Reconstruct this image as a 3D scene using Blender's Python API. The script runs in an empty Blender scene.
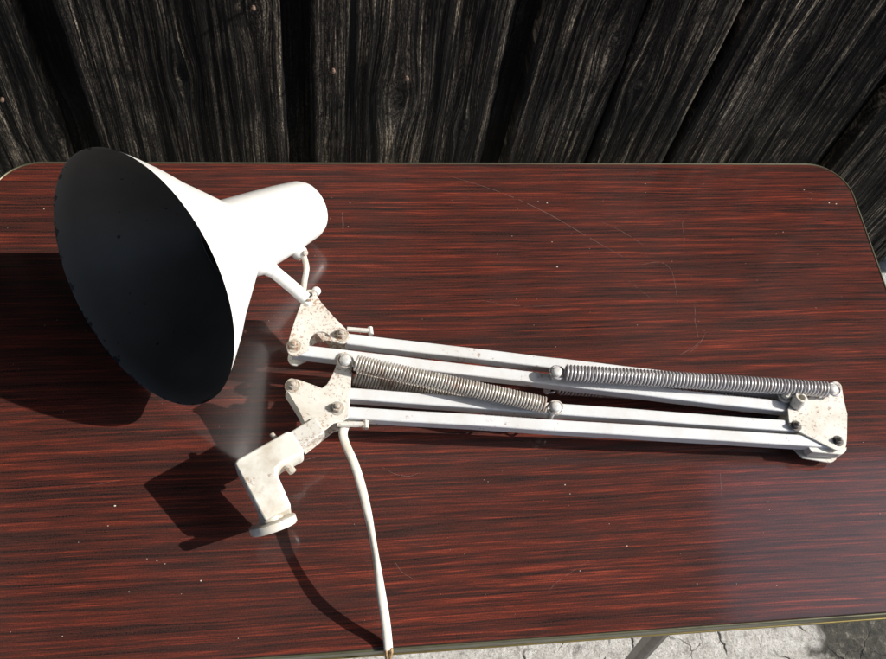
import bpy, bmesh, math, random
from mathutils import Vector, Matrix, Euler, noise
random.seed(7)
sc = bpy.context.scene
C = sc.collection
TZ = 0.70                       # table top height; camera 0.8 m above it
CAM = Vector((0, 0, TZ + 0.8))
EUL = Euler((0.4867, -0.1134, -0.0858), 'XYZ')
RM = EUL.to_matrix()
F = 923.188

def P(px, py, z):
    """world point (metres) at height z millimetres above the table top"""
    d = RM @ Vector((px - 443, -(py - 329.5), -F))
    t = (TZ + z / 1000 - CAM.z) / d.z
    return CAM + d * t

# ------------------------------------------------------------------ nodes
def mat(name):
    m = bpy.data.materials.new(name); m.use_nodes = True
    nt = m.node_tree; b = nt.nodes['Principled BSDF']
    return m, nt, b
class N:
    def __init__(s, nt): s.nt = nt
    def new(s, t, **kw):
        n = s.nt.nodes.new(t)
        for k, v in kw.items(): setattr(n, k, v)
        return n
    def link(s, a, b): s.nt.links.new(a, b)
    def coord(s, scale=(1, 1, 1), rnd=False, kind='Object'):
        tc = s.new('ShaderNodeTexCoord'); mp = s.new('ShaderNodeMapping')
        mp.inputs['Scale'].default_value = scale
        s.link(tc.outputs[kind], mp.inputs['Vector'])
        if rnd:
            oi = s.new('ShaderNodeObjectInfo'); mu = s.new('ShaderNodeMath', operation='MULTIPLY')
            mu.inputs[1].default_value = 37.0
            s.link(oi.outputs['Random'], mu.inputs[0]); s.link(mu.outputs[0], mp.inputs['Location'])
        return mp.outputs[0]
    def noise(s, vec, scale=1, detail=4, rough=.6, dist=0):
        n = s.new('ShaderNodeTexNoise'); n.inputs['Scale'].default_value = scale
        n.inputs['Detail'].default_value = detail; n.inputs['Roughness'].default_value = rough
        n.inputs['Distortion'].default_value = dist
        s.link(vec, n.inputs['Vector']); return n.outputs['Fac']
    def voro(s, vec, scale=1, feature='DISTANCE_TO_EDGE'):
        n = s.new('ShaderNodeTexVoronoi', feature=feature); n.inputs['Scale'].default_value = scale
        s.link(vec, n.inputs['Vector']); return n.outputs['Distance']
    def ramp(s, fac, stops, interp='LINEAR'):
        r = s.new('ShaderNodeValToRGB'); cr = r.color_ramp; cr.interpolation = interp
        while len(cr.elements) < len(stops): cr.elements.new(.5)
        for e, (p, c) in zip(cr.elements, stops):
            e.position = p; e.color = (*c, 1) if isinstance(c, tuple) else (c, c, c, 1)
        s.link(fac, r.inputs[0]); return r.outputs[0]
    def math(s, op, a, b=None, clamp=False):
        n = s.new('ShaderNodeMath', operation=op); n.use_clamp = clamp
        for i, v in enumerate((a, b)):
            if v is None: continue
            if isinstance(v, (int, float)): n.inputs[i].default_value = v
            else: s.link(v, n.inputs[i])
        return n.outputs[0]
    def mix(s, fac, a, b, mode='MIX'):
        n = s.new('ShaderNodeMix', data_type='RGBA', blend_type=mode)
        for i, v in ((0, fac), (6, a), (7, b)):
            if isinstance(v, tuple): n.inputs[i].default_value = (*v, 1)
            elif isinstance(v, (int, float)): n.inputs[i].default_value = v
            else: s.link(v, n.inputs[i])
        return n.outputs[2]
    def bump(s, h, strength, dist, prev=None):
        n = s.new('ShaderNodeBump'); n.inputs['Strength'].default_value = strength
        n.inputs['Distance'].default_value = dist
        s.link(h, n.inputs['Height'])
        if prev is not None: s.link(prev, n.inputs['Normal'])
        return n.outputs[0]
    def addvec(s, a, b, sc_):
        n = s.new('ShaderNodeVectorMath', operation='MULTIPLY_ADD')
        s.link(b, n.inputs[0]); n.inputs[1].default_value = sc_; s.link(a, n.inputs[2])
        return n.outputs[0]
    def noisec(s, vec, scale, detail=2):
        n = s.new('ShaderNodeTexNoise'); n.inputs['Scale'].default_value = scale
        n.inputs['Detail'].default_value = detail
        s.link(vec, n.inputs['Vector']); return n.outputs['Color']

def simple(name, col, rough=.5, metal=0, spec=.5, var=.0, vscale=60, bump=0):
    m, nt, b = mat(name); n = N(nt)
    b.inputs['Roughness'].default_value = rough; b.inputs['Metallic'].default_value = metal
    b.inputs['Specular IOR Level'].default_value = spec
    v = n.coord()
    f = n.noise(v, vscale, 5)
    lo = tuple(c * (1 - var) for c in col); hi = tuple(min(1, c * (1 + var)) for c in col)
    n.link(n.ramp(f, [(.3, lo), (.7, hi)]), b.inputs['Base Color'])
    if bump: n.link(n.bump(f, bump, .001), b.inputs['Normal'])
    return m

def laminate():
    m, nt, b = mat('rosewood_laminate'); n = N(nt)
    v = n.coord()
    warp = n.noisec(n.coord((2.2, 7, 1)), 1, 2)
    v2 = n.addvec(v, warp, (.02, .012, 0))
    def MP(sc3, loc=(0, 0, 0)):
        mp = n.new('ShaderNodeMapping'); mp.inputs['Scale'].default_value = sc3; mp.inputs['Location'].default_value = loc
        n.link(v2, mp.inputs[0]); return mp.outputs[0]
    streak = n.noise(MP((5.5, 330, 1)), 1, 4, .6, .35)
    fine = n.noise(MP((28, 800, 1)), 1, 3, .7)
    wide = n.noise(MP((2.2, 80, 1)), 1, 2, .5)
    s = n.math('ADD', n.math('MULTIPLY', streak, .50), n.math('MULTIPLY', fine, .36))
    s = n.math('ADD', s, n.math('MULTIPLY', wide, .12))
    col = n.ramp(s, [(.38, (.034, .0165, .014)), (.45, (.054, .020, .0155)), (.505, (.084, .0225, .016)), (.56, (.135, .029, .018)), (.63, (.25, .050, .028))])
    # dark pore lines, wavering along the sheet
    for k_, (sc3, w_) in enumerate((((2.0, 140, 1), .035), ((3.5, 250, 1), .05))):
        l = n.noise(MP(sc3, (3 + k_ * 5, 5, 1)), 1, 2, .45, .5)
        line = n.ramp(n.math('ABSOLUTE', n.math('SUBTRACT', l, .5)), [(.0, 1.0), (w_ * .45, .8), (w_, .0)])
        col = n.mix(n.math('MULTIPLY', line, 0.62 - .17 * k_), col, (.019, .0125, .012))
    gr = n.noise(n.coord((1, 1, 1)), 800, 3, .7)
    col = n.mix(1, col, n.ramp(gr, [(.35, .72), (.65, 1.3)]), 'MULTIPLY')
    # grainy dust film and blotches that dull the sheet
    d = n.noise(n.coord((1, 1, 1)), 3.2, 5, .6)
    d2 = n.noise(n.coord((1, 1, 1)), 900, 2, .6)
    dust = n.math('MULTIPLY', n.ramp(d, [(.42, 0.0), (.75, 1.0)]), n.ramp(d2, [(.45, .25), (.7, 1.0)]))
    col = n.mix(n.math('MULTIPLY', dust, .22), col, (.17, .135, .125))
    n.link(col, b.inputs['Base Color'])
    r = n.ramp(n.noise(n.coord(), 5, 5, .65), [(.3, .13), (.7, .20)])
    n.link(r, b.inputs['Roughness'])
    b.inputs['Specular IOR Level'].default_value = .22
    b.inputs['Coat Weight'].default_value = 1.0; b.inputs['Coat Roughness'].default_value = .10; b.inputs['Coat IOR'].default_value = 1.46
    n.link(n.bump(n.noise(n.coord((120, 700, 1)), 1, 3), .05, .0004), b.inputs['Normal'])
    return m

def old_wood(name, lo, hi, warm):
    m, nt, b = mat(name); n = N(nt)
    oi = n.new('ShaderNodeObjectInfo')
    v = n.coord((1, 1, 1), rnd=True)
    at = n.new('ShaderNodeAttribute', attribute_name='grain'); gv = at.outputs['Vector']
    sp = n.new('ShaderNodeSeparateXYZ'); n.link(gv, sp.inputs[0])
    cb = n.new('ShaderNodeCombineXYZ'); n.link(sp.outputs[0], cb.inputs[0]); n.link(sp.outputs[1], cb.inputs[2])
    n.link(n.math('MULTIPLY', oi.outputs['Random'], 3.0), cb.inputs[1])
    v2 = n.addvec(cb.outputs[0], n.noisec(v, 60, 2), (.0012, 0, .0))
    def M(s3):
        mp = n.new('ShaderNodeMapping'); mp.inputs['Scale'].default_value = s3; n.link(v2, mp.inputs[0]); return mp.outputs[0]
    g = n.noise(M((250, 250, 4)), 1, 5, .7, .2)
    g2 = n.noise(M((560, 560, 22)), 1, 4, .75)
    g3 = n.noise(M((30, 30, 3)), 1, 4, .65)
    fib = n.noise(M((1100, 1100, 240)), 1, 3, .8)
    s = n.math('ADD', n.math('MULTIPLY', g, .45), n.math('MULTIPLY', g2, .40))
    s = n.math('ADD', s, n.math('MULTIPLY', fib, .15))
    col = n.ramp(s, [(.43, lo), (.50, tuple((a + c) / 3 for a, c in zip(lo, hi))), (.56, hi), (.63, warm)])
    blotch = n.ramp(n.noise(v, 7, 5, .65), [(.36, .35), (.62, 1.5)])
    col = n.mix(1, col, blotch, 'MULTIPLY')
    rl = n.noise(M((135, 135, 1.6)), 1, 3, .55)
    ridge = n.ramp(n.math('ABSOLUTE', n.math('SUBTRACT', rl, .5)), [(.0, 1.0), (.010, .7), (.030, .0)])
    brk = n.ramp(n.noise(v, 26, 4, .7), [(.42, 0.0), (.60, 1.0)])
    ridge = n.math('MULTIPLY', ridge, brk)
    crk = n.noise(M((60, 60, .9)), 1, 2, .5)
    crack = n.ramp(n.math('ABSOLUTE', n.math('SUBTRACT', crk, .47)), [(.0, 1.0), (.012, .9), (.03, .0)])
    col = n.mix(n.math('MULTIPLY', ridge, .6), col, warm)
    kd = sp.outputs[2]
    ring = n.ramp(n.math('SINE', n.math('MULTIPLY', kd, 16)), [(.2, .35), (.8, 1.2)])
    kmask = n.ramp(kd, [(.0, 0.0), (.35, .0), (.6, .8), (1.0, 1.0)])
    col = n.mix(kmask, col, n.mix(1, (.07, .06, .05), ring, 'MULTIPLY'))
    col = n.mix(crack, col, (.003, .003, .003))
    col = n.mix(.75, col, n.ramp(g3, [(.40, .2), (.60, 1.4)]), 'MULTIPLY')
    col = n.mix(.85, col, n.ramp(fib, [(.40, .15), (.60, 1.9)]), 'MULTIPLY')
    n.link(col, b.inputs['Base Color'])
    b.inputs['Roughness'].default_value = .8
    b.inputs['Specular IOR Level'].default_value = .2
    h = n.math('ADD', n.math('MULTIPLY', g, .5), n.math('MULTIPLY', g2, .5))
    h = n.math('ADD', h, n.math('MULTIPLY', fib, .22))
    h = n.math('ADD', h, n.math('MULTIPLY', ridge, .35))
    h = n.math('SUBTRACT', h, n.math('MULTIPLY', crack, .5))
    n.link(n.bump(h, 1.0, .0035), b.inputs['Normal'])
    return m

def paint(name, col, rust_lo=.64, rust_amt=.8, rough=.35, grime=.3, rscale=160):
    m, nt, b = mat(name); n = N(nt)
    v = n.coord()
    c = n.mix(n.math('MULTIPLY', n.ramp(n.noise(v, 35, 5, .65), [(.42, 0.0), (.75, 1.0)]), grime), col, (.40, .33, .23))
    rn = n.noise(v, rscale, 5, .75)
    patch = n.noise(v, 16, 3, .6)
    rr = n.math('ADD', rn, n.math('MULTIPLY', n.math('SUBTRACT', patch, .5), .5))
    mask = n.ramp(rr, [(rust_lo, 0.0), (rust_lo + .05, 1.0)])
    rust = n.ramp(n.noise(v, 400, 3), [(.3, (.13, .055, .025)), (.7, (.38, .18, .08))])
    c = n.mix(n.math('MULTIPLY', mask, rust_amt), c, rust)
    n.link(c, b.inputs['Base Color'])
    n.link(n.ramp(mask, [(0, rough), (1, .85)]), b.inputs['Roughness'])
    n.link(n.bump(n.math('SUBTRACT', n.math('MULTIPLY', n.noise(v, 250, 3), .3), n.math('MULTIPLY', mask, .6)), .35, .0006), b.inputs['Normal'])
    return m

def wear_edges(m):
    nt = m.node_tree; n = N(nt); b = nt.nodes['Principled BSDF']
    src = b.inputs['Base Color'].links[0].from_socket
    bv = n.new('ShaderNodeBevel', samples=4); bv.inputs['Radius'].default_value = .0016
    ge = n.new('ShaderNodeNewGeometry')
    dp = n.new('ShaderNodeVectorMath', operation='DOT_PRODUCT'); n.link(bv.outputs[0], dp.inputs[0]); n.link(ge.outputs['True Normal'], dp.inputs[1])
    e = n.ramp(dp.outputs['Value'], [(.80, 1.0), (.97, 0.0)])
    v = n.coord()
    k = n.math('MULTIPLY', e, n.ramp(n.noise(v, 70, 5, .75), [(.52, 0.0), (.60, 1.0)]))
    rust = n.ramp(n.noise(v, 400, 3), [(.3, (.07, .035, .02)), (.7, (.30, .16, .08))])
    n.link(n.mix(n.math('MULTIPLY', k, .85), src, rust), b.inputs['Base Color'])

def shade_mats():
    out = []
    # outer enamel
    m, nt, b = mat('white_enamel'); n = N(nt)
    v = n.coord()
    c = n.mix(n.math('MULTIPLY', n.ramp(n.noise(v, 14, 5), [(.45, 0.0), (.8, 1.0)]), .15), (.82, .81, .78), (.6, .57, .5))
    n.link(c, b.inputs['Base Color']); b.inputs['Roughness'].default_value = .3
    out.append(m)
    # inside surface in dark grey, with chips near the rim (local z runs along the axis, rim at z=0)
    m, nt, b = mat('dark_grey_inside'); n = N(nt)
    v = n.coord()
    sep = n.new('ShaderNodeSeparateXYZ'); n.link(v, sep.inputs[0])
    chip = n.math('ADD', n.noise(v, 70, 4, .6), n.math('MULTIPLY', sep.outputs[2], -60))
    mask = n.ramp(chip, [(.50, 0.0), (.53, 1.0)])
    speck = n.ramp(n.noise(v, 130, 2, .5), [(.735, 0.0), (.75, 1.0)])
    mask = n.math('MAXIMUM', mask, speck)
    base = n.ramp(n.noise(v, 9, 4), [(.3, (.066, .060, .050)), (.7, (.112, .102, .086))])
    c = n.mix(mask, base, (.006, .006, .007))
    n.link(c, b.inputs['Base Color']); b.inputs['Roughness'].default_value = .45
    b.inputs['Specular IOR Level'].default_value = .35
    out.append(m)
    return out

def concrete():
    m, nt, b = mat('cracked_concrete'); n = N(nt)
    v = n.coord()
    w = n.noisec(v, 16, 6)
    v2 = n.addvec(v, w, (.085, .085, 0))
    base = n.ramp(n.noise(v, 45, 6, .7), [(.25, (.18, .165, .145)), (.45, (.42, .40, .36)), (.72, (.62, .60, .56))])
    grit = n.ramp(n.noise(v, 260, 5, .8), [(.36, .35), (.52, 1.1)])
    col = n.mix(.7, base, grit, 'MULTIPLY')
    e = n.voro(v2, 7.5)
    brk = n.noise(v, 11, 3)
    cr = n.math('MULTIPLY', n.ramp(e, [(.0, 1.0), (.004, .9), (.016, 0.0)]), n.ramp(brk, [(.50, 0.0), (.57, 1.0)]))
    e2 = n.voro(v2, 17)
    cr2 = n.math('MULTIPLY', n.ramp(e2, [(.0, 1.0), (.02, 0.0)]), n.ramp(n.noise(v, 6, 3), [(.5, 0.0), (.6, .8)]))
    cr = n.math('MAXIMUM', cr, cr2)
    # dark mossy soil where the slab is broken, to the right
    sep = n.new('ShaderNodeSeparateXYZ'); n.link(v, sep.inputs[0])
    s = n.math('ADD', sep.outputs[0], n.math('MULTIPLY', n.math('SUBTRACT', n.noise(v, 10, 5), .5), .35))
    soil = n.ramp(s, [(.80, 0.0), (.84, 1.0)])
    soilc = n.ramp(n.noise(v, 60, 5, .7), [(.3, (.012, .012, .010)), (.55, (.06, .055, .042)), (.75, (.26, .24, .20))])
    col = n.mix(soil, col, soilc)
    col = n.mix(cr, col, (.018, .015, .012))
    n.link(col, b.inputs['Base Color']); b.inputs['Roughness'].default_value = .9
    h = n.math('ADD', n.math('MULTIPLY', n.noise(v, 90, 7, .75), .7), n.math('MULTIPLY', cr, -.35))
    n.link(n.bump(h, .9, .006), b.inputs['Normal'])
    return m

def stone():
    m, nt, b = mat('mossy_limestone'); n = N(nt)
    v = n.coord()
    base = n.ramp(n.noise(v, 30, 6, .7), [(.3, (.22, .21, .19)), (.5, (.48, .47, .44)), (.7, (.66, .65, .62))])
    moss = n.ramp(n.noise(v, 22, 4, .6), [(.54, 0.0), (.60, 1.0)])
    col = n.mix(moss, base, n.ramp(n.noise(v, 300, 2), [(.3, (.02, .035, .01)), (.7, (.10, .17, .035))]))
    n.link(col, b.inputs['Base Color']); b.inputs['Roughness'].default_value = .9
    n.link(n.bump(n.noise(v, 50, 6, .7), .8, .008), b.inputs['Normal'])
    return m

M = dict(
    lam=laminate(),
    wood=old_wood('weathered_board', (.004, .0038, .0036), (.062, .053, .042), (.36, .30, .22)),
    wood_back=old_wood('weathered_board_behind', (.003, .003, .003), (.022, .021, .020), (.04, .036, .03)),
    edge=simple('edge_band', (.135, .13, .08), .4, .55, var=.25, vscale=40),
    brass=simple('edge_lip', (.32, .245, .09), .35, .8, var=.2),
    steel=simple('leg_steel', (.12, .105, .09), .4, .7, var=.25),
    white=paint('bar_paint', (.63, .64, .64), .66, .7, .32, .3),
    bracket=paint('bracket_paint', (.64, .62, .56), .545, .7, .4, .6, 340),
    clampm=paint('clamp_paint', (.72, .70, .63), .62, .55, .35, .95, 90),
    stemm=paint('stem_paint', (.76, .76, .73), .76, .6, .32, .2),
    bolt=paint('bolt_metal', (.42, .39, .34), .54, .85, .35, .6, 300),
    dbolt=paint('dark_bolt_metal', (.13, .12, .11), .60, .85, .35, .4, 300),
    dome=simple('dome_bolt', (.58, .57, .54), .42, .15, var=.25, vscale=200),
    black=simple('dark_hole', (.01, .01, .01), .8),
    cord=paint('cord_sheath', (.70, .67, .59), .74, .4, .45, .7, 120),
    wire=simple('bare_wire_end', (.30, .19, .09), .6, var=.5, vscale=500, bump=.5),
    scratch=simple('scratch_white', (.135, .072, .060), .6, var=.4, vscale=300),
    speck=simple('crumb', (.62, .56, .47), .8, var=.3, vscale=500),
    nail=simple('rusty_nail', (.19, .125, .09), .6, .3, var=.5, vscale=400),
    conc=concrete(), stone=stone(),
    grass=simple('grass_blade', (.07, .13, .025), .6, var=.5, vscale=40),
    roof=simple('dark_board', (.05, .04, .032), .8, var=.4, vscale=30),
)
for k_ in ('white', 'bracket', 'clampm'): wear_edges(M[k_])
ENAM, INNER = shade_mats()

def spring_mat(name, rusty, base):
    m, nt, b = mat(name); n = N(nt)
    v = n.coord()
    r = n.ramp(n.noise(v, 45, 4, .7), [(.5 - rusty, 0.0), (.72 - rusty, 1.0)])
    c = n.mix(r, base, (.20, .10, .06))
    n.link(c, b.inputs['Base Color']); n.link(n.ramp(r, [(0, .35), (1, .1)]), b.inputs['Metallic'])
    n.link(n.ramp(r, [(0, .28), (1, .75)]), b.inputs['Roughness'])
    return m
M['spring_r'] = spring_mat('rusty_spring', .015, (.56, .52, .46))
M['spring'] = spring_mat('spring_steel', -.08, (.46, .44, .44))

# ------------------------------------------------------------------ object helpers
def tag(o, label=None, cat=None, group=None, kind=None):
    for k, v in (('label', label), ('category', cat), ('group', group), ('kind', kind)):
        if v: o[k] = v
    return o
def empty(name, loc, label, cat, group=None):
    o = bpy.data.objects.new(name, None); C.objects.link(o); o.location = loc
    o.empty_display_size = .05
    return tag(o, label, cat, group)
def root_of(o):
    p = Vector((0, 0, 0))
    while o is not None: p = p + o.location; o = o.parent
    return p
def link(name, bm, m, parent=None, smooth=True, bevel=0, angle=40, segs=2, mats=None):
    """bm is in world coordinates"""
    off = root_of(parent) if parent else Vector((0, 0, 0))
    bmesh.ops.translate(bm, verts=bm.verts, vec=-off)
    bmesh.ops.recalc_face_normals(bm, faces=bm.faces)
    me = bpy.data.meshes.new(name); bm.to_mesh(me); bm.free()
    for mm in (mats or [m]): me.materials.append(mm)
    o = bpy.data.objects.new(name, me); C.objects.link(o); o.parent = parent
    if bevel:
        b = o.modifiers.new('b', 'BEVEL'); b.width = bevel; b.segments = segs; b.limit_method = 'ANGLE'; b.angle_limit = math.radians(30)
    if smooth:
        for p in me.polygons: p.use_smooth = True
        me.set_sharp_from_angle(angle=math.radians(angle))
    return o
def prism(bm, pts, z0, z1):
    """polygon of xy points (world) from z0 to z1 (world)"""
    a = [bm.verts.new((p[0], p[1], z0)) for p in pts]; b = [bm.verts.new((p[0], p[1], z1)) for p in pts]
    bm.faces.new(a); bm.faces.new(b)
    n = len(pts)
    for i in range(n): bm.faces.new((a[i], a[(i + 1) % n], b[(i + 1) % n], b[i]))
def box(bm, lo, hi):
    prism(bm, [(lo[0], lo[1]), (hi[0], lo[1]), (hi[0], hi[1]), (lo[0], hi[1])], lo[2], hi[2])
def frame(d):
    d = d.normalized(); up = Vector((0, 0, 1)) if abs(d.z) < .95 else Vector((0, 1, 0))
    s = d.cross(up).normalized(); return d, s, s.cross(d).normalized()
def beam(bm, a, b, w, h):
    d, s, u = frame(b - a)
    vs = []
    for p in (a, b):
        vs.append([bm.verts.new(p + s * (w / 2 * i) + u * (h / 2 * j)) for i, j in ((-1, -1), (1, -1), (1, 1), (-1, 1))])
    bm.faces.new(vs[0]); bm.faces.new(vs[1])
    for i in range(4): bm.faces.new((vs[0][i], vs[0][(i + 1) % 4], vs[1][(i + 1) % 4], vs[1][i]))
def tube(bm, pts, rad, seg=12, cap=True, flat=None):
    """swept tube; rad a number or list; flat=(w multiplier list) squashes along the up axis"""
    pts = [Vector(p) for p in pts]; n = len(pts)
    rings = []; s = None
    for i, p in enumerate(pts):
        d = (pts[min(i + 1, n - 1)] - pts[max(i - 1, 0)]).normalized()
        if s is None: _, s, u = frame(d)
        else:
            s = (s - d * s.dot(d)).normalized(); u = s.cross(d).normalized()
        r = rad[i] if isinstance(rad, (list, tuple)) else rad
        fl = flat[i] if flat else 1
        rings.append([bm.verts.new(p + s * (math.cos(2 * math.pi * k / seg) * r) + u * (math.sin(2 * math.pi * k / seg) * r * fl)) for k in range(seg)])
    for a, b in zip(rings, rings[1:]):
        for k in range(seg): bm.faces.new((a[k], a[(k + 1) % seg], b[(k + 1) % seg], b[k]))
    if cap: bm.faces.new(rings[0]); bm.faces.new(rings[-1])
def lathe(bm, a, axis, prof, seg=24, mats=None):
    """profile [(t along axis, radius)]"""
    d, s, u = frame(axis)
    rings = []
    for t, r in prof:
        if r <= 1e-7: rings.append([bm.verts.new(a + d * t)])
        else: rings.append([bm.verts.new(a + d * t + (s * math.cos(2 * math.pi * k / seg) + u * math.sin(2 * math.pi * k / seg)) * r) for k in range(seg)])
    for j, (A, B) in enumerate(zip(rings, rings[1:])):
        for k in range(seg):
            k2 = (k + 1) % seg
            if len(A) == 1 and len(B) == 1: continue
            if len(A) == 1: f = bm.faces.new((A[0], B[k], B[k2]))
            elif len(B) == 1: f = bm.faces.new((A[k], A[k2], B[0]))
            else: f = bm.faces.new((A[k], A[k2], B[k2], B[k]))
            if mats: f.material_index = mats[j]
def smooth_path(pts, sub=8):
    pts = [Vector(p) for p in pts]; out = []
    for i in range(len(pts) - 1):
        p0 = pts[max(i - 1, 0)]; p1 = pts[i]; p2 = pts[i + 1]; p3 = pts[min(i + 2, len(pts) - 1)]
        for k in range(sub):
            t = k / sub
            out.append(.5 * ((2 * p1) + (p2 - p0) * t + (2 * p0 - 5 * p1 + 4 * p2 - p3) * t * t + (3 * p1 - p0 - 3 * p2 + p3) * t ** 3))
    out.append(pts[-1]); return out
B = bmesh.new
UP = Vector((0, 0, 1))

# ------------------------------------------------------------------ ground
bm = B()
bmesh.ops.create_grid(bm, x_segments=2, y_segments=2, size=40)
tag(link('ground', bm, M['conc'], smooth=False), kind='structure')

# ------------------------------------------------------------------ table
X0, X1, Y0, Y1, R = -0.3163, 0.6127, 0.1205, 0.6203, 0.0446
table = empty('camping_table', ((X0 + X1) / 2, (Y0 + Y1) / 2, 0),
              'folding table with reddish brown wood grain top, rounded corners and brassy edge band', 'table')
def rrect(x0, x1, y0, y1, r, n=14):
    out = []
    for cx, cy, a0 in ((x1 - r, y1 - r, 0), (x0 + r, y1 - r, 90), (x0 + r, y0 + r, 180), (x1 - r, y0 + r, 270)):
        for k in range(n + 1):
            a = math.radians(a0 + 90 * k / n); out.append((cx + r * math.cos(a), cy + r * math.sin(a)))
    return out
bm = B(); prism(bm, rrect(X0, X1, Y0, Y1, R), TZ - .018, TZ)
top = link('tabletop', bm, M['lam'], table, bevel=.0006, segs=1)
def ring_band(name, off0, off1, z0, z1, m, bev):
    a = rrect(X0 - off0, X1 + off0, Y0 - off0, Y1 + off0, R + off0); b = rrect(X0 - off1, X1 + off1, Y0 - off1, Y1 + off1, R + off1)
    bm = B(); n = len(a)
    V = [[bm.verts.new((p[0], p[1], z)) for p in q] for q, z in ((a, z0), (b, z0), (b, z1), (a, z1))]
    for j in range(4):
        for i in range(n):
            bm.faces.new((V[j][i], V[j][(i + 1) % n], V[(j + 1) % 4][(i + 1) % n], V[(j + 1) % 4][i]))
    return link(name, bm, m, table, bevel=bev, angle=60)
ring_band('edge_band', .0002, .0024, TZ - .0185, TZ - .0002, M['edge'], .0009)
ring_band('edge_lip', -.004, .0034, TZ - .0215, TZ - .0188, M['brass'], .0006)
# scratches and crumbs lying in the sheet
bm = B()
def scratch(pts, w):
    pp = smooth_path([P(x, y, .12) for x, y in pts], 10)
    L = []; n = len(pp)
    for i, p in enumerate(pp):
        d = (pp[min(i + 1, n - 1)] - pp[max(i - 1, 0)]); s = d.cross(UP).normalized()
        ww = w * (.35 + .65 * math.sin(math.pi * i / (n - 1))) * random.uniform(.5, 1.2)
        L.append((bm.verts.new(p + s * ww / 2), bm.verts.new(p - s * ww / 2)))
    for i, (a, b) in enumerate(zip(L, L[1:])):
        if random.random() < .22: continue
        bm.faces.new((a[0], a[1], b[1], b[0]))
for pts, w in [([(450, 176), (500, 192), (545, 212), (590, 238), (632, 262)], .0007), ([(600, 221), (625, 233), (645, 246)], .0004),
               ([(628, 280), (640, 290), (651, 298)], .0005), ([(690, 352), (700, 343), (706, 332)], .0005), ([(676, 357), (692, 348), (702, 340)], .0004),
               ([(694, 318), (697, 330), (698, 338)], .0004), ([(682, 222), (684, 236), (684, 250)], .0005), ([(694, 300), (695, 310), (695, 330)], .0004),
               ([(380, 466), (395, 474), (410, 476), (420, 472)], .0005), ([(342, 212), (343, 222), (343, 234)], .0012), ([(806, 192), (812, 193), (811, 199), (806, 197)], .0006),
               ([(664, 262), (672, 272), (676, 290), (678, 305)], .0004), ([(395, 562), (402, 572), (415, 580)], .0005), ([(270, 480), (300, 462), (322, 456)], .0005),
               ([(590, 560), (560, 580), (548, 592)], .0003), ([(120, 480), (90, 486), (70, 488)], .0003), ([(480, 300), (520, 306), (560, 305)], .0003),
               ([(720, 470), (721, 485), (722, 500)], .0004), ([(640, 265), (660, 262), (672, 270)], .0004)]:
    scratch(pts, w)
scr = link('scratch', bm, M['scratch'], top, smooth=False); scr['kind'] = 'stuff'
bm = B()
def crumb(p, r):
    bmesh.ops.create_icosphere(bm, subdivisions=1, radius=r, matrix=Matrix.Translation(p + Vector((0, 0, r * .4))) @ Matrix.Rotation(random.random() * 6, 4, 'X') @ Matrix.Diagonal((1, random.uniform(.5, 1), random.uniform(.4, .8), 1)))
for x, y, r in [(557, 267, .0013), (552, 242, .0008), (547, 203, .001), (538, 201, .0006), (829, 203, .001), (836, 204, .0012), (804, 190, .0008), (776, 234, .0009), (783, 232, .0007),
                (645, 184, .0009), (115, 506, .0013), (108, 526, .0007), (129, 592, .0009), (201, 581, .001), (157, 561, .0008), (165, 564, .0008), (44, 209, .0008), (350, 203, .0007),
                (580, 571, .0008), (697, 584, .0007), (627, 546, .0007), (565, 485, .0009), (570, 494, .0006), (512, 236, .0006), (147, 559, .0006)]:
    crumb(P(x, y, 0), r * .8)
for k in range(140):
    x = random.uniform(X0 + .01, X1 - .01); y = random.uniform(Y0 + .01, Y1 - .01)
    crumb(Vector((x, y, TZ)), random.choice((.00018, .0002, .00022, .00026, .0003, .0004)))
cr = link('crumbs', bm, M['speck'], top, smooth=False); cr['kind'] = 'stuff'
# under-frame and folding legs
lp = P(592, 709, -690); lt = P(652, 632, -60)
lx, ly = lp.x, lp.y
ldx, ldy = lx - lt.x, ly - lt.y
lx2 = X0 + (X1 - lx); ly2 = Y1 - (ly - Y0)
bm = B()
for y in (ly + .02, ly2 - .02): beam(bm, Vector((X0 + .08, y, TZ - .032)), Vector((X1 - .08, y, TZ - .032)), .018, .020)
for x in (lx - .03, lx2 + .03): beam(bm, Vector((x, ly + .03, TZ - .032)), Vector((x, ly2 - .03, TZ - .032)), .018, .018)
link('under_frame', bm, M['steel'], table, bevel=.002)
for x in (lx, lx2):
    for y in (ly, ly2):
        bm = B()
        sx = 1 if x == lx else -1; sy = 1 if y == ly else -1
        beam(bm, Vector((x - sx * ldx, y - sy * ldy, TZ - .022)), Vector((x, y, .012)), .0125, .017)
        lg = link('leg', bm, M['steel'], table, bevel=.005, segs=3)
        bm = B(); lathe(bm, Vector((x, y, 0)), UP, [(0, 0), (0, .014), (.018, .016), (.02, .012), (.02, 0)], 16)
        link('foot_cap', bm, M['black'], lg)

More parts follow.
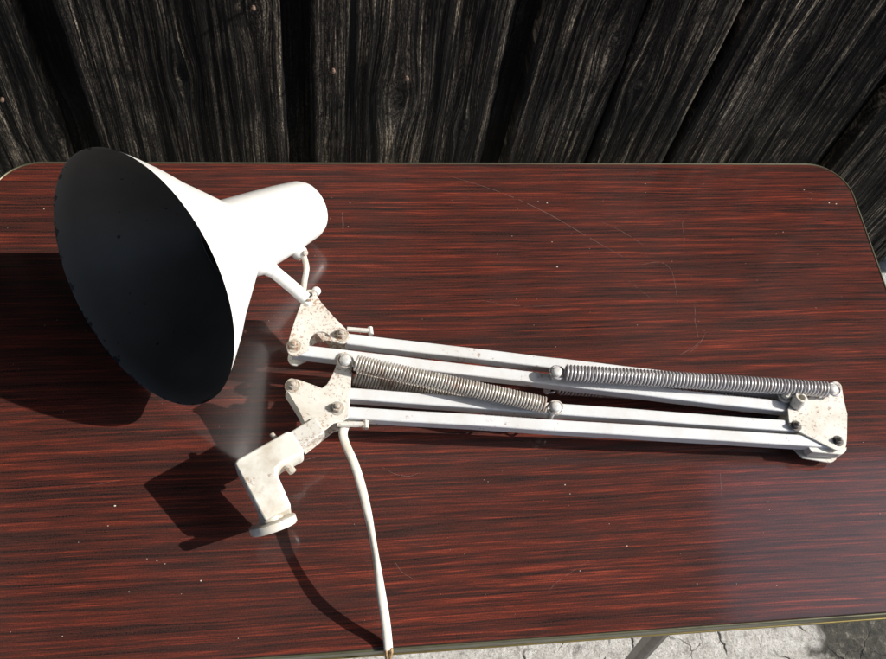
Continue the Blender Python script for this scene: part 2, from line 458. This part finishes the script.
# ------------------------------------------------------------------ fence
FY = .68
fence = empty('wooden_fence', (0, FY + .03, .36), 'dark weathered vertical board fence with black gaps standing behind the table', 'fence')
def board(name, x0, x1, y, thick, z0, z1, m, seed, amp, fine=True, lean=0):
    bm = B()
    w = x1 - x0
    nx = max(6, int(w / (.0024 if fine else .01)))
    zs = []; z = z0
    while z < z1 - .004: zs.append(z); z += (.0045 if (.585 < z < .95) else .025) if fine else .06
    zs.append(z1); nz = len(zs) - 1
    kn = [(kx, kz, kr) for kx, kz, kr in KNOTS if x0 < kx < x1]
    rr = random.Random(seed)
    for k in range(2): kn.append((rr.uniform(x0 + .03, x1 - .03) if w > .07 else (x0 + x1) / 2, rr.uniform(z0 + .65, z1 - .2), rr.uniform(.007, .011)))
    V = []; G = []
    for j in range(nz + 1):
        z = zs[j]; row = []
        el = .0035 * noise.noise((seed, z * 4, 0)) + .0012 * noise.noise((seed, z * 30, 0)); er = .0035 * noise.noise((seed + 9, z * 4, 0)) + .0012 * noise.noise((seed, z * 30, 7))
        for i in range(nx + 1):
            t = i / nx
            x = x0 + el + (w + er - el) * t
            xx = x; kd = 0; kk = 0
            for kx, kz, kr in kn:
                q = ((x - kx) ** 2 + ((z - kz) / 2.5) ** 2)
                xx += (x - kx) * -.8 * math.exp(-q / (kr * 2.2) ** 2)
                qq = ((x - kx) ** 2 + ((z - kz) / 1.3) ** 2)
                kk = max(kk, math.exp(-qq / (kr * .75) ** 2)); kd += math.exp(-q / (kr * .6) ** 2) * .0012
            wv = .006 * noise.noise((seed * 3.1, z * 1.6, x * 3))
            h = noise.noise(((xx + wv) * 150, z * 2.2, seed)) * .6 + noise.noise(((xx + wv) * 330, z * 6, seed + 4)) * .35 + noise.noise(((xx + wv) * 55, z * 1.2, seed + 8)) * .9
            c = noise.noise(((xx + wv) * 34, z * 1.1, seed + 20))
            if abs(c) < .05: h -= (1 - abs(c) / .05) * 1.6
            edge = min(t, 1 - t) * w
            yy = y - amp * h + kd + (.002 * (1 - edge / .004) if edge < .004 else 0)
            row.append(bm.verts.new((x, yy, z))); G.append((xx + wv, z * 1.0, kk))
        V.append(row)
    for j in range(nz):
        for i in range(nx): bm.faces.new((V[j][i], V[j][i + 1], V[j + 1][i + 1], V[j + 1][i]))
    # sides and back
    bk = [[bm.verts.new((v.co.x, y + thick, v.co.z)) for v in (r[0], r[-1])] for r in V]
    for r in V:
        for v in (r[0], r[-1]): G.append((v.co.x, v.co.z, 0))
    for j in range(nz):
        bm.faces.new((V[j][0], V[j + 1][0], bk[j + 1][0], bk[j][0])); bm.faces.new((V[j][-1], bk[j][1], bk[j + 1][1], V[j + 1][-1]))
        bm.faces.new((bk[j][0], bk[j + 1][0], bk[j + 1][1], bk[j][1]))
    for r, q in ((V[0], bk[0]), (V[-1], bk[-1])): bm.faces.new(r + [q[1], q[0]])
    o = link(name, bm, m, fence, angle=80)
    at = o.data.attributes.new('grain', 'FLOAT_VECTOR', 'POINT')
    at.data.foreach_set('vector', [c for g in G for c in g])
    return o
def on_fence(px, py, y=FY):
    d = RM @ Vector((px - 443, -(py - 329.5), -F)); return CAM + d * (y / d.y)
KNOTS = [(p.x, p.z, k) for p, k in ((on_fence(397, 100), .011), (on_fence(640, 85), .009), (on_fence(615, 41), .010), (on_fence(800, 52), .009), (on_fence(57, 138), .010), (on_fence(255, 11), .007), (on_fence(462, 128), .006), (on_fence(181, 75), .007))]
fz0, fz1 = .36, 1.95
front = [(-.47, -.265), (-.2275, -.0235), (.0035, .203), (.233, .333), (.3365, .432), (.4425, .641), (.662, .862)]
x = .890
while x < 2.2: front.append((x, x + .20)); x += .228
x = -.498
while x > -2.0: front.append((x - .2, x)); x -= .228
bs = []
for i, (a, b) in enumerate(front):
    vis = -.5 < a < .9
    bs.append(board('board', a, b, FY + random.uniform(-.002, .003), .022, fz0 + random.uniform(-.004, .006), fz1 + random.uniform(-.015, .01), M['wood'], 11 + i * 7, .0011, vis))
# boards behind the gaps
srt = sorted(front)
for i, (p, q) in enumerate(zip(srt, srt[1:])):
    if q[0] - p[1] < .002: continue
    a = (p[1] + q[0]) / 2
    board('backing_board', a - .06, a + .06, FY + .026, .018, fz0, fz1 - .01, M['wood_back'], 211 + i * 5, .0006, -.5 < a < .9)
for z in (.62, 1.70):
    bm = B(); box(bm, (-2.05, FY + .0445, z), (2.35, FY + .085, z + .08)); link('rail', bm, M['roof'], fence, bevel=.003)
for px, py in [(253.5, 9), (333.5, 72), (407, 79.5), (2, 101)]:
    d = RM @ Vector((px - 443, -(py - 329.5), -F)); t = (FY - .002) / d.y; p = CAM + d * t
    bm = B(); lathe(bm, p, Vector((.1, -1, .15)), [(-.004, 0), (-.004, .0021), (-.0004, .0022), (.0003, .0015), (.0005, 0)], 12)
    link('nail_head', bm, M['nail'], fence)

# stone footing below the fence
wall = empty('stone_footing', (0, FY, 0), 'pale mossy rubble stone footing under the dark board fence', 'stone wall')
rr = random.Random(5)
x = -2.1
while x < 2.35:
    w = rr.uniform(.13, .26)
    for z0, z1 in ((0, .17), (.172, .345)):
        bm = B()
        bmesh.ops.create_cube(bm, size=1)
        bmesh.ops.subdivide_edges(bm, edges=bm.edges, cuts=9, use_grid_fill=True)
        yo = rr.uniform(-.012, .012)
        for v in bm.verts:
            c = v.co.copy(); c = c.lerp(c.normalized() * .62, .22)
            v.co = Vector((x + w / 2 + c.x * (w - .006) * .98, FY + .0 + c.y * .17 + yo, (z0 + z1) / 2 + c.z * (z1 - z0) * .98))
            nn = noise.noise_vector(v.co * 22) * .006 + noise.noise_vector(v.co * 70) * .003
            v.co += nn
        link('stone', bm, M['stone'], wall, angle=180)
    x += w
bm = B()
for k in range(520):
    gx = rr.uniform(.60, 1.5); gy = FY - .07 + rr.uniform(-.015, .05); gz = .335 + rr.uniform(-.01, .005)
    a = rr.uniform(0, 6.28); h = rr.uniform(.012, .045); w = rr.uniform(.001, .0022)
    if noise.noise((gx * 14, gy * 14, 3)) < -.05: continue
    dx, dy = math.cos(a) * h * .6, math.sin(a) * h * .6; s = Vector((-math.sin(a), math.cos(a), 0)) * w
    p0 = Vector((gx, gy, gz)); p1 = p0 + Vector((dx * .4, dy * .4, h * .7)); p2 = p0 + Vector((dx, dy, h))
    vs = [bm.verts.new(q) for q in (p0 - s, p0 + s, p1 + s * .8, p1 - s * .8)]; t = bm.verts.new(p2)
    bm.faces.new(vs); bm.faces.new((vs[3], vs[2], t))
tag(link('grass', bm, M['grass'], smooth=False), 'short green grass and moss tufts growing on the stone footing', 'grass', kind='stuff')

# ------------------------------------------------------------------ desk lamp
lamp = empty('desk_lamp', P(310, 400, 0), 'old white clamp desk lamp with folded spring arms and conical shade lying on table', 'desk lamp')
# shade: rim circle centre, outward direction, radius
RC = Vector((-.1436, .4115, TZ + .1085)); RN = Vector((-.706, -.630, .368)).normalized(); RR = .1155
AX = -RN
prof_out = [(0, RR), (.012, RR - .0082), (.030, RR - .0215), (.050, RR - .0382), (.072, .0610), (.088, .0490), (.096, .0430), (.101, .0402), (.108, .0385)]
# shade with local z along the axis
def local_obj(name, prof, mats, mi, parent, seg=96):
    bm = B(); lathe(bm, Vector((0, 0, 0)), UP, prof, seg, mi)
    bmesh.ops.recalc_face_normals(bm, faces=bm.faces)
    me = bpy.data.meshes.new(name); bm.to_mesh(me); bm.free()
    for mm in mats: me.materials.append(mm)
    for p in me.polygons: p.use_smooth = True
    me.set_sharp_from_angle(angle=math.radians(50))
    o = bpy.data.objects.new(name, me); C.objects.link(o); o.parent = parent
    return o
q = UP.rotation_difference(AX)
inner = [(t + .0004, r - .0012) for t, r in reversed(prof_out)]
prof = prof_out + inner
mi = [0] * (len(prof_out) - 1) + [0] + [1] * (len(inner) - 1) + [1]
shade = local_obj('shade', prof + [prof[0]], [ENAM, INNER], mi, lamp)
shade.rotation_mode = 'QUATERNION'; shade.rotation_quaternion = q; shade.location = RC - lamp.location
HE = .207
hp = [(.0995, .0398), (.108, .0389), (.140, .0362), (.170, .0334), (HE - .010, .0298), (HE - .004, .0272), (HE, .0215), (HE + .0015, .010), (HE + .002, 0)]
hin = [(t - .0015, max(r - .0013, 0)) for t, r in reversed(hp)]
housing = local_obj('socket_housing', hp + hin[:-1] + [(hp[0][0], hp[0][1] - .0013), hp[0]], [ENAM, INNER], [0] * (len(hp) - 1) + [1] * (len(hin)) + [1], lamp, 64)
housing.rotation_mode = 'QUATERNION'; housing.rotation_quaternion = q; housing.location = RC - lamp.location
bm = B(); lathe(bm, RC + AX * .150, -AX, [(0, 0), (0, .0335 - .0035), (.004, .0335 - .004), (.004, .016), (.030, .016), (.032, .012), (.026, .012), (.026, 0)], 32)
link('bulb_socket', bm, M['black'], lamp)

# stem, collar, cable and side knob
a = P(264.5, 264, 76); b = P(306, 299, 58)
bm = B(); tube(bm, smooth_path([a - (b - a).normalized() * .012, a, (a + b) / 2 + Vector((0, 0, .001)), b], 4), .0060, 16)
stem = link('stem', bm, M['stemm'], lamp)
d = (b - a).normalized()
bm = B(); lathe(bm, a - d * .006, d, [(-.010, 0), (-.010, .0125), (.006, .0135), (.009, .0118), (.012, .0078), (.017, .0063), (.017, 0)], 24)
link('collar', bm, M['stemm'], stem)
k0 = P(290, 244, 40); k1 = P(301, 254, 36)
bm = B(); lathe(bm, k0, k1 - k0, [(0, 0), (0, .0085), ((k1 - k0).length, .0075), ((k1 - k0).length + .003, .006), ((k1 - k0).length + .003, 0)], 20)
kb = link('cable_gland', bm, M['stemm'], lamp)
bm = B(); lathe(bm, P(304, 253, 41), Vector((.6, -.4, .7)), [(0, 0), (0, .0028), (.003, .0028), (.004, .0015), (.004, 0)], 10)
link('screw', bm, M['bolt'], kb)
bm = B(); tube(bm, smooth_path([P(304, 257, 38), P(306.5, 268, 42), P(304.5, 281, 47), P(303, 294, 50)], 6), [.0028] * 19, 10)
link('cable', bm, M['cord'], lamp)

def lift(px): return (840 - px) / 550 * 28.0 - 3.0
def Q(px, py, z): return P(px, py, z + lift(px))
def prism3(bm, pts, z1, z0):
    t = [Q(x, y, z1) for x, y in pts]
    a = [bm.verts.new(p) for p in t]; b = [bm.verts.new(p - Vector((0, 0, (z1 - z0) / 1000))) for p in t]
    bm.faces.new(a); bm.faces.new(b)
    n = len(pts)
    for i in range(n): bm.faces.new((a[i], a[(i + 1) % n], b[(i + 1) % n], b[i]))
def poly(pts, z): return [(lambda v: (v.x, v.y))(P(x, y, z)) for x, y in pts]
def hexbolt(px, py, z, parent, r=.0044, h=.0045, m='bolt', shaft=True):
    p = Q(px, py, z); bm = B()
    a = random.random()
    lathe(bm, p, UP, [(-.001, 0), (-.001, r * 1.55), (.0006, r * 1.5), (.0006, 0)], 20)
    pts = [(p.x + r * math.cos(a + k * math.pi / 3), p.y + r * math.sin(a + k * math.pi / 3)) for k in range(6)]
    prism(bm, pts, p.z + .0007, p.z + h)
    lathe(bm, p, UP, [(h - .001, r * .55), (h + .0022, r * .5), (h + .0026, r * .3), (h + .0026, 0)], 12)
    return link('bolt', bm, M[m], parent, bevel=.0004, segs=1)
def domebolt(px, py, ztop, parent, r=.0052, depth=.03):
    p = Q(px, py, ztop); bm = B()
    lathe(bm, p, -UP, [(0, 0), (.0001, r * .5), (.0008, r * .88), (.0018, r), (.0050, r), (.0052, r * .6), (depth, r * .6), (depth, 0)], 24)
    return link('spring_bolt', bm, M['dome'], parent)
PT = 33.0; PB = 13.5     # top faces of the upper and lower bracket plates
def bracket(name, pts, pts_b=None, holes=None):
    bm = B(); prism3(bm, pts, PT, PT - 2.0)
    o = link(name, bm, M['bracket'], lamp, bevel=.0006)
    bm = B(); prism3(bm, pts_b or pts, PT, PB - 2)
    bm.verts.ensure_lookup_table(); n_ = len(pts_b or pts)
    for i in range(n_): bm.verts[i].co.z -= (PT - PB) / 1000
    link('lower_plate', bm, M['bracket'], o, bevel=.0006)
    return o
def arc(cx, cy, r, a0, a1, n=8):
    return [(cx + r * math.cos(math.radians(a0 + (a1 - a0) * k / n)), cy + r * math.sin(math.radians(a0 + (a1 - a0) * k / n))) for k in range(n + 1)]
# head bracket
hb_pts = [(303, 298), (309, 292)] + [(316, 294), (321, 302), (334, 317)] + [(346, 329)] + arc(342, 336, 7.5, -60, 100, 6) + [(333, 341)] + arc(320.5, 343, 11.5, -10, -170, 9) + [(309, 350)] + arc(294.5, 348.5, 7.5, 60, 200, 7) + [(291, 332), (297, 314)]
hb = bracket('head_bracket', hb_pts)
hexbolt(341.5, 335, PT, hb); hexbolt(294, 346, PT, hb)
p = Q(309.5, 297.5, PT)
bm = B(); lathe(bm, p, UP, [(-.022, .0058), (.0045, .0058), (.0055, .0050), (.0055, .0030), (-.022, .0030), (-.022, .0058)], 24)
link('hinge_tube', bm, M['bracket'], hb)
bm = B(); lathe(bm, Q(318, 288.5, PT - 4), Q(302, 312, PT - 1) - Q(318, 288.5, PT - 4), [(0, 0), (.0005, .0030), (.002, .0042), (.006, .0042), (.007, .0022), (.0165, .0022), (.0175, .0042), (.0225, .0042), (.024, .0022), (.024, 0)], 16)
link('hinge_bolt', bm, M['stemm'], hb)
# small tab on the head bracket
bm = B(); tube(bm, [Q(347, 329, 27), Q(371, 331, 27)], .0022, 8); tube(bm, [Q(370, 327.5, 27), Q(371, 334.5, 27)], .0024, 8)
link('stop_pin', bm, M['bracket'], hb)

# lower bracket
lb_pts = arc(292.5, 386, 8, 130, 260, 6) + [(299, 379.5), (322, 388), (327, 384), (333, 373), (338, 361)] + arc(345, 359, 7.3, 180, 360, 8) + [(351.5, 372), (350, 400), (349, 417), (343, 421), (334, 423), (305, 446), (296, 437), (305, 424), (298, 409), (288, 393)]
lb = bracket('base_bracket', lb_pts)
hexbolt(293, 386, PT, lb); hexbolt(337, 408.5, PT, lb)
domebolt(345.5, 358.5, PT + 15, lb, .0049, .047)
bm = B(); tube(bm, [Q(337, 424, 26), Q(366, 424.5, 26)], .0026, 8); tube(bm, [Q(365.5, 420, 26), Q(365.5, 428.5, 26)], .0030, 8)
link('stop_pin', bm, M['bracket'], lb)
# shank into the clamp
bm = B()
beam(bm, P(320, 427, 54), P(287, 447, 53), .0165, .012)
link('shank', bm, M['bracket'], lb, bevel=.001)

# arm bars
bars = [((346, 338.5), (838, 396)), ((292, 349), (797, 408)), ((338, 392.5), (799, 426.5)), ((335, 411.5), (838, 442.5))]
BZ = 30.0
barobjs = []
for i, (a, b) in enumerate(bars):
    bm = B()
    pa = Q(a[0], a[1], BZ); pb = Q(b[0], b[1], BZ)
    pa.z -= .0055; pb.z -= .0055
    # channel section with slight wall lip
    NB = 16; rings = []
    d_, s_, u_ = frame(pb - pa)
    for k in range(NB + 1):
        c = pa.lerp(pb, k / NB) + s_ * (.0005 * noise.noise((k * .35, i * 5.0, 1))) + u_ * (.0004 * noise.noise((k * .4, i * 5.0, 9)))
        ww = .0110 * (1 + .03 * noise.noise((k * .9, i * 3.0, 4)))
        rings.append([bm.verts.new(c + s_ * (ww / 2 * p_) + u_ * (.0059 * q_)) for p_, q_ in ((-1, -1), (1, -1), (1, 1), (-1, 1))])
    bm.faces.new(rings[0]); bm.faces.new(rings[-1])
    for ra, rb in zip(rings, rings[1:]):
        for k in range(4): bm.faces.new((ra[k], ra[(k + 1) % 4], rb[(k + 1) % 4], rb[k]))
    bo = link('arm_bar', bm, M['white'], lamp, bevel=.0013, segs=3)
    barobjs.append(bo)
# elbow bracket
eb_pts = [(787.5, 409), (792, 403), (806, 399), (822, 389)] + arc(835, 388.5, 7.2, -100, -10, 6) + [(844, 400), (847.5, 414), (847, 440)] + arc(839.5, 444, 7, 0, 100, 5) + [(833, 449), (815, 440), (792, 428), (789, 423)]
eb_b = [(787.5, 409), (806, 399), (822, 389), (843, 392), (847.5, 414), (848, 440)] + arc(839.5, 447, 8.5, 0, 100, 5) + [(812, 451), (790, 428)]
eb = bracket('elbow_bracket', eb_pts, eb_b)
bm = B(); prism3(bm, [(808, 447)] + [(815, 441), (838, 449)] + arc(839.5, 447, 7.5, 0, 100, 5) + [(812, 452)], 27, 15.5)
link('elbow_spacer', bm, M['bracket'], eb, bevel=.0006)
hexbolt(796, 426, PT, eb, .0036, .004, 'dbolt'); hexbolt(838, 441, PT, eb, .0036, .004, 'dbolt')
domebolt(834, 387.5, PT + 15, eb, .0049, .047)
p = Q(796, 405, PT); pq = Q(801.5, 397.5, PT + 11)
bm = B(); L = (pq - p).length; lathe(bm, p, pq - p, [(0, .0062), (L, .0062), (L + .0006, .0056), (L + .0006, .0036), (L - .010, .0036), (L - .010, 0)], 20)
link('nipple_tube', bm, M['bracket'], eb)
hexbolt(785, 396, PT + 1, eb, .0045, .006, 'bracket')
# mid-arm spring bolts
domebolt(557.5, 370.5, PT + 14, barobjs[1], .0050, .047)
domebolt(556, 405.5, PT + 14, barobjs[2], .0050, .047)

# springs: pairs above and below the bars
def spring(pa, pb, R_, wr, pitch, m, hook=.006, bow=0, seed=0):
    d = pb - pa; L = d.length; dn, s, u = frame(d)
    a = hook; b = L - hook; turns = int((b - a) / pitch); nseg = 14
    pts = []
    for i in range(turns * nseg + 1):
        th = 2 * math.pi * i / nseg; t = a + (b - a) * i / (turns * nseg)
        w = bow * math.sin(math.pi * t / L)
        jit = 1 + .015 * noise.noise((t * 300, seed, 0))
        pts.append(pa + dn * t + (s * math.cos(th) + u * math.sin(th)) * R_ * jit + u * w)
    # end hooks that loop round the bolts
    def loop(c, sign, first):
        out = []
        for k in range(15):
            th = math.radians(-150 + 300 * k / 14)
            out.append(c + (dn * (-sign) * math.cos(th) + s * math.sin(th)) * .0064)
        return out
    bm = B(); tube(bm, pts, wr, 6)
    tube(bm, [pts[0]] + [pa + dn * (a * .9) + s * R_ * .3] + list(loop(pa, 1, 0)), wr, 6)
    tube(bm, [pts[-1]] + [pa + dn * (L - a * .9) + s * R_ * .3] + list(loop(pb, -1, 0)), wr, 6)
    return link('spring', bm, m, lamp, angle=180)
def spair(a, b, pitch, m, wr, Rr, hook):
    z1, z2 = 42.0, 11.0
    A = Q(a[0], a[1], z1); Bp = Q(b[0], b[1], z1)
    spring(A, Bp, Rr, wr, pitch, m, hook, seed=1)
    A2 = A.copy(); B2 = Bp.copy(); A2.z -= (z1 - z2) / 1000; B2.z -= (z1 - z2) / 1000
    spring(A2, B2, Rr * .98, wr, pitch, m, hook, seed=2)
spair((345.5, 361), (556, 407.5), .00265, M['spring_r'], .00108, .0067, .0095)
spair((557.5, 372.5), (834, 389.5), .00335, M['spring'], .00118, .0069, .0075)

# clamp: bent channel, pad disc, screws
clamp = bpy.data.objects.new('clamp', None)
CZ = 60
cp = [(288, 430.5, 60, 38), (293, 433, 60, 38), (304, 450, 60, 38), (302, 454, 60, 38), (281, 464, 60, 37), (276.5, 468, 60, 36), (277, 473, 60, 34), (290, 503, 51, 26), (291, 507, 49, 24), (265, 521, 49, 24), (262, 516, 51, 26), (234, 463, 60, 36), (237, 459, 60, 37)]
bm = B()
ta = [bm.verts.new(P(x, y, z)) for x, y, z, zb in cp]; tb = [bm.verts.new(P(x, y, z) - Vector((0, 0, (z - zb) / 1000))) for x, y, z, zb in cp]
bm.faces.new(ta); bm.faces.new(tb)
for i in range(len(cp)): bm.faces.new((ta[i], ta[(i + 1) % len(cp)], tb[(i + 1) % len(cp)], tb[i]))
bmesh.ops.triangulate(bm, faces=[f for f in bm.faces if len(f.verts) > 4])
clamp = link('clamp', bm, M['clampm'], lamp, bevel=.0022, segs=3)
c0 = P(272.5, 522.5, 36)
dd = Vector((.29, -.95, -.44)).normalized()
bm = B(); lathe(bm, c0 - dd * .006, dd, [(-.006, 0), (-.006, .0095), (.004, .0100), (.0040, .0182), (.0052, .0198), (.0105, .0198), (.0118, .0186), (.0118, 0)], 48)
link('clamp_pad', bm, M['clampm'], clamp)
def screw(a, b, r):
    bm = B(); v = b - a; lathe(bm, a, v, [(0, 0), (0, r), (v.length * .45, r), (v.length * .45, r * .65), (v.length - .0005, r * .65), (v.length, r * .4), (v.length, 0)], 6 if r > .004 else 12)
    return link('clamp_screw', bm, M['bolt'], clamp, bevel=.0003, segs=1)
screw(P(284, 461, 48), P(293.5, 473, 46), .0055)
screw(P(280, 444, 50), P(271, 433.5, 52), .0034)

# power cord: leaves the base bracket, arches towards the front edge and drops over it
cp = [(357, 421, 42), (347, 424, 43), (343, 433, 45), (346, 445, 47), (354, 463, 50), (361, 485, 52), (367, 510, 52), (372, 535, 50), (377, 565, 44), (381, 592, 36), (385, 617, 23), (387.5, 638, 8), (388.5, 650, 3.4)]
pts = smooth_path([P(*c) for c in cp], 6)
n = len(pts)
rad = []; fl = []
for i in range(n):
    t = i / (n - 1)
    tw = math.exp(-((t - .62) / .10) ** 2)
    rad.append(.0040 - .0014 * tw); fl.append(.55 + .5 * tw)
bm = B(); tube(bm, pts, rad, 14, True, fl)
cord = link('power_cord', bm, M['cord'], lamp)
e = pts[-1]
bm = B()
for o_ in (-.0017, .0017):
    tube(bm, smooth_path([e + Vector((o_, .001, 0)), Vector((e.x + o_ * 1.2, Y0 - .004, TZ + .003)), Vector((e.x + o_ * .2, Y0 - .010, TZ - .008)), Vector((e.x - o_ * 1.2, Y0 - .013, TZ - .035)), Vector((e.x + .003 + o_, Y0 - .014, TZ - .07))], 6), .0019, 8)
link('bare_wire', bm, M['wire'], cord)

# ------------------------------------------------------------------ added unseen roof: blocks sky light and darkens the laminate's reflection
SKY_BLOCKER = True
if SKY_BLOCKER:
    rf = empty('sky_blocker_roof', (-.6, .1, 0), 'added unseen dark roof on posts beside the fence, blocks sky light over table', 'roof')
    rx1 = .96
    rz = lambda y: 2.0 + (.80 - y) * .16
    for i in range(28):
        y = .80 - i * .12
        bm = B(); beam(bm, Vector((-3.2, y - .06, rz(y - .06))), Vector((rx1, y - .06, rz(y - .06))), .117, .022)
        link('dark_board', bm, M['roof'], rf)
    for x in (-3.1, -2.1, -1.3, -.5, .3, .90):
        bm = B(); beam(bm, Vector((x, .66, rz(.66) + .056)), Vector((x, -2.5, rz(-2.5) + .056)), .06, .08); link('blocker_rafter', bm, M['roof'], rf)
    for x in (-3.1, .90):
        for y in (.82, -2.45):
            bm = B(); beam(bm, Vector((x, y, 0)), Vector((x, y, rz(y) - .014)), .08, .08); link('blocker_post', bm, M['roof'], rf)

# ------------------------------------------------------------------ light
SD = Vector((1.4, -.075, 1.0)).normalized()      # towards the sun
el = math.asin(SD.z); azv = math.atan2(SD.x, SD.y)
w = bpy.data.worlds.new('World'); sc.world = w; w.use_nodes = True
nt = w.node_tree; bg = nt.nodes['Background']
sky = nt.nodes.new('ShaderNodeTexSky'); sky.sky_type = 'NISHITA'; sky.sun_disc = False
sky.sun_elevation = el; sky.sun_rotation = azv
sky.dust_density = 6.0; sky.ozone_density = 6.0
nt.links.new(sky.outputs[0], bg.inputs[0]); bg.inputs[1].default_value = .13
sl = bpy.data.lights.new('sun', 'SUN'); sl.energy = 5.0; sl.angle = math.radians(.5); sl.color = (1, .96, .90)
so = bpy.data.objects.new('sun', sl); C.objects.link(so); so.rotation_euler = SD.to_track_quat('Z', 'Y').to_euler()

cam = bpy.data.cameras.new('camera'); co = bpy.data.objects.new('camera', cam); C.objects.link(co)
co.location = CAM; co.rotation_euler = EUL; cam.sensor_width = 36; cam.lens = F / 886 * 36; cam.clip_start = .02; cam.clip_end = 200
sc.camera = co
vs = sc.view_settings; vs.view_transform = 'Standard'; vs.look = 'None'; vs.exposure = .25; vs.gamma = 1; vs.use_curve_mapping = False
sc.render.resolution_x = 1024; sc.render.resolution_y = 762
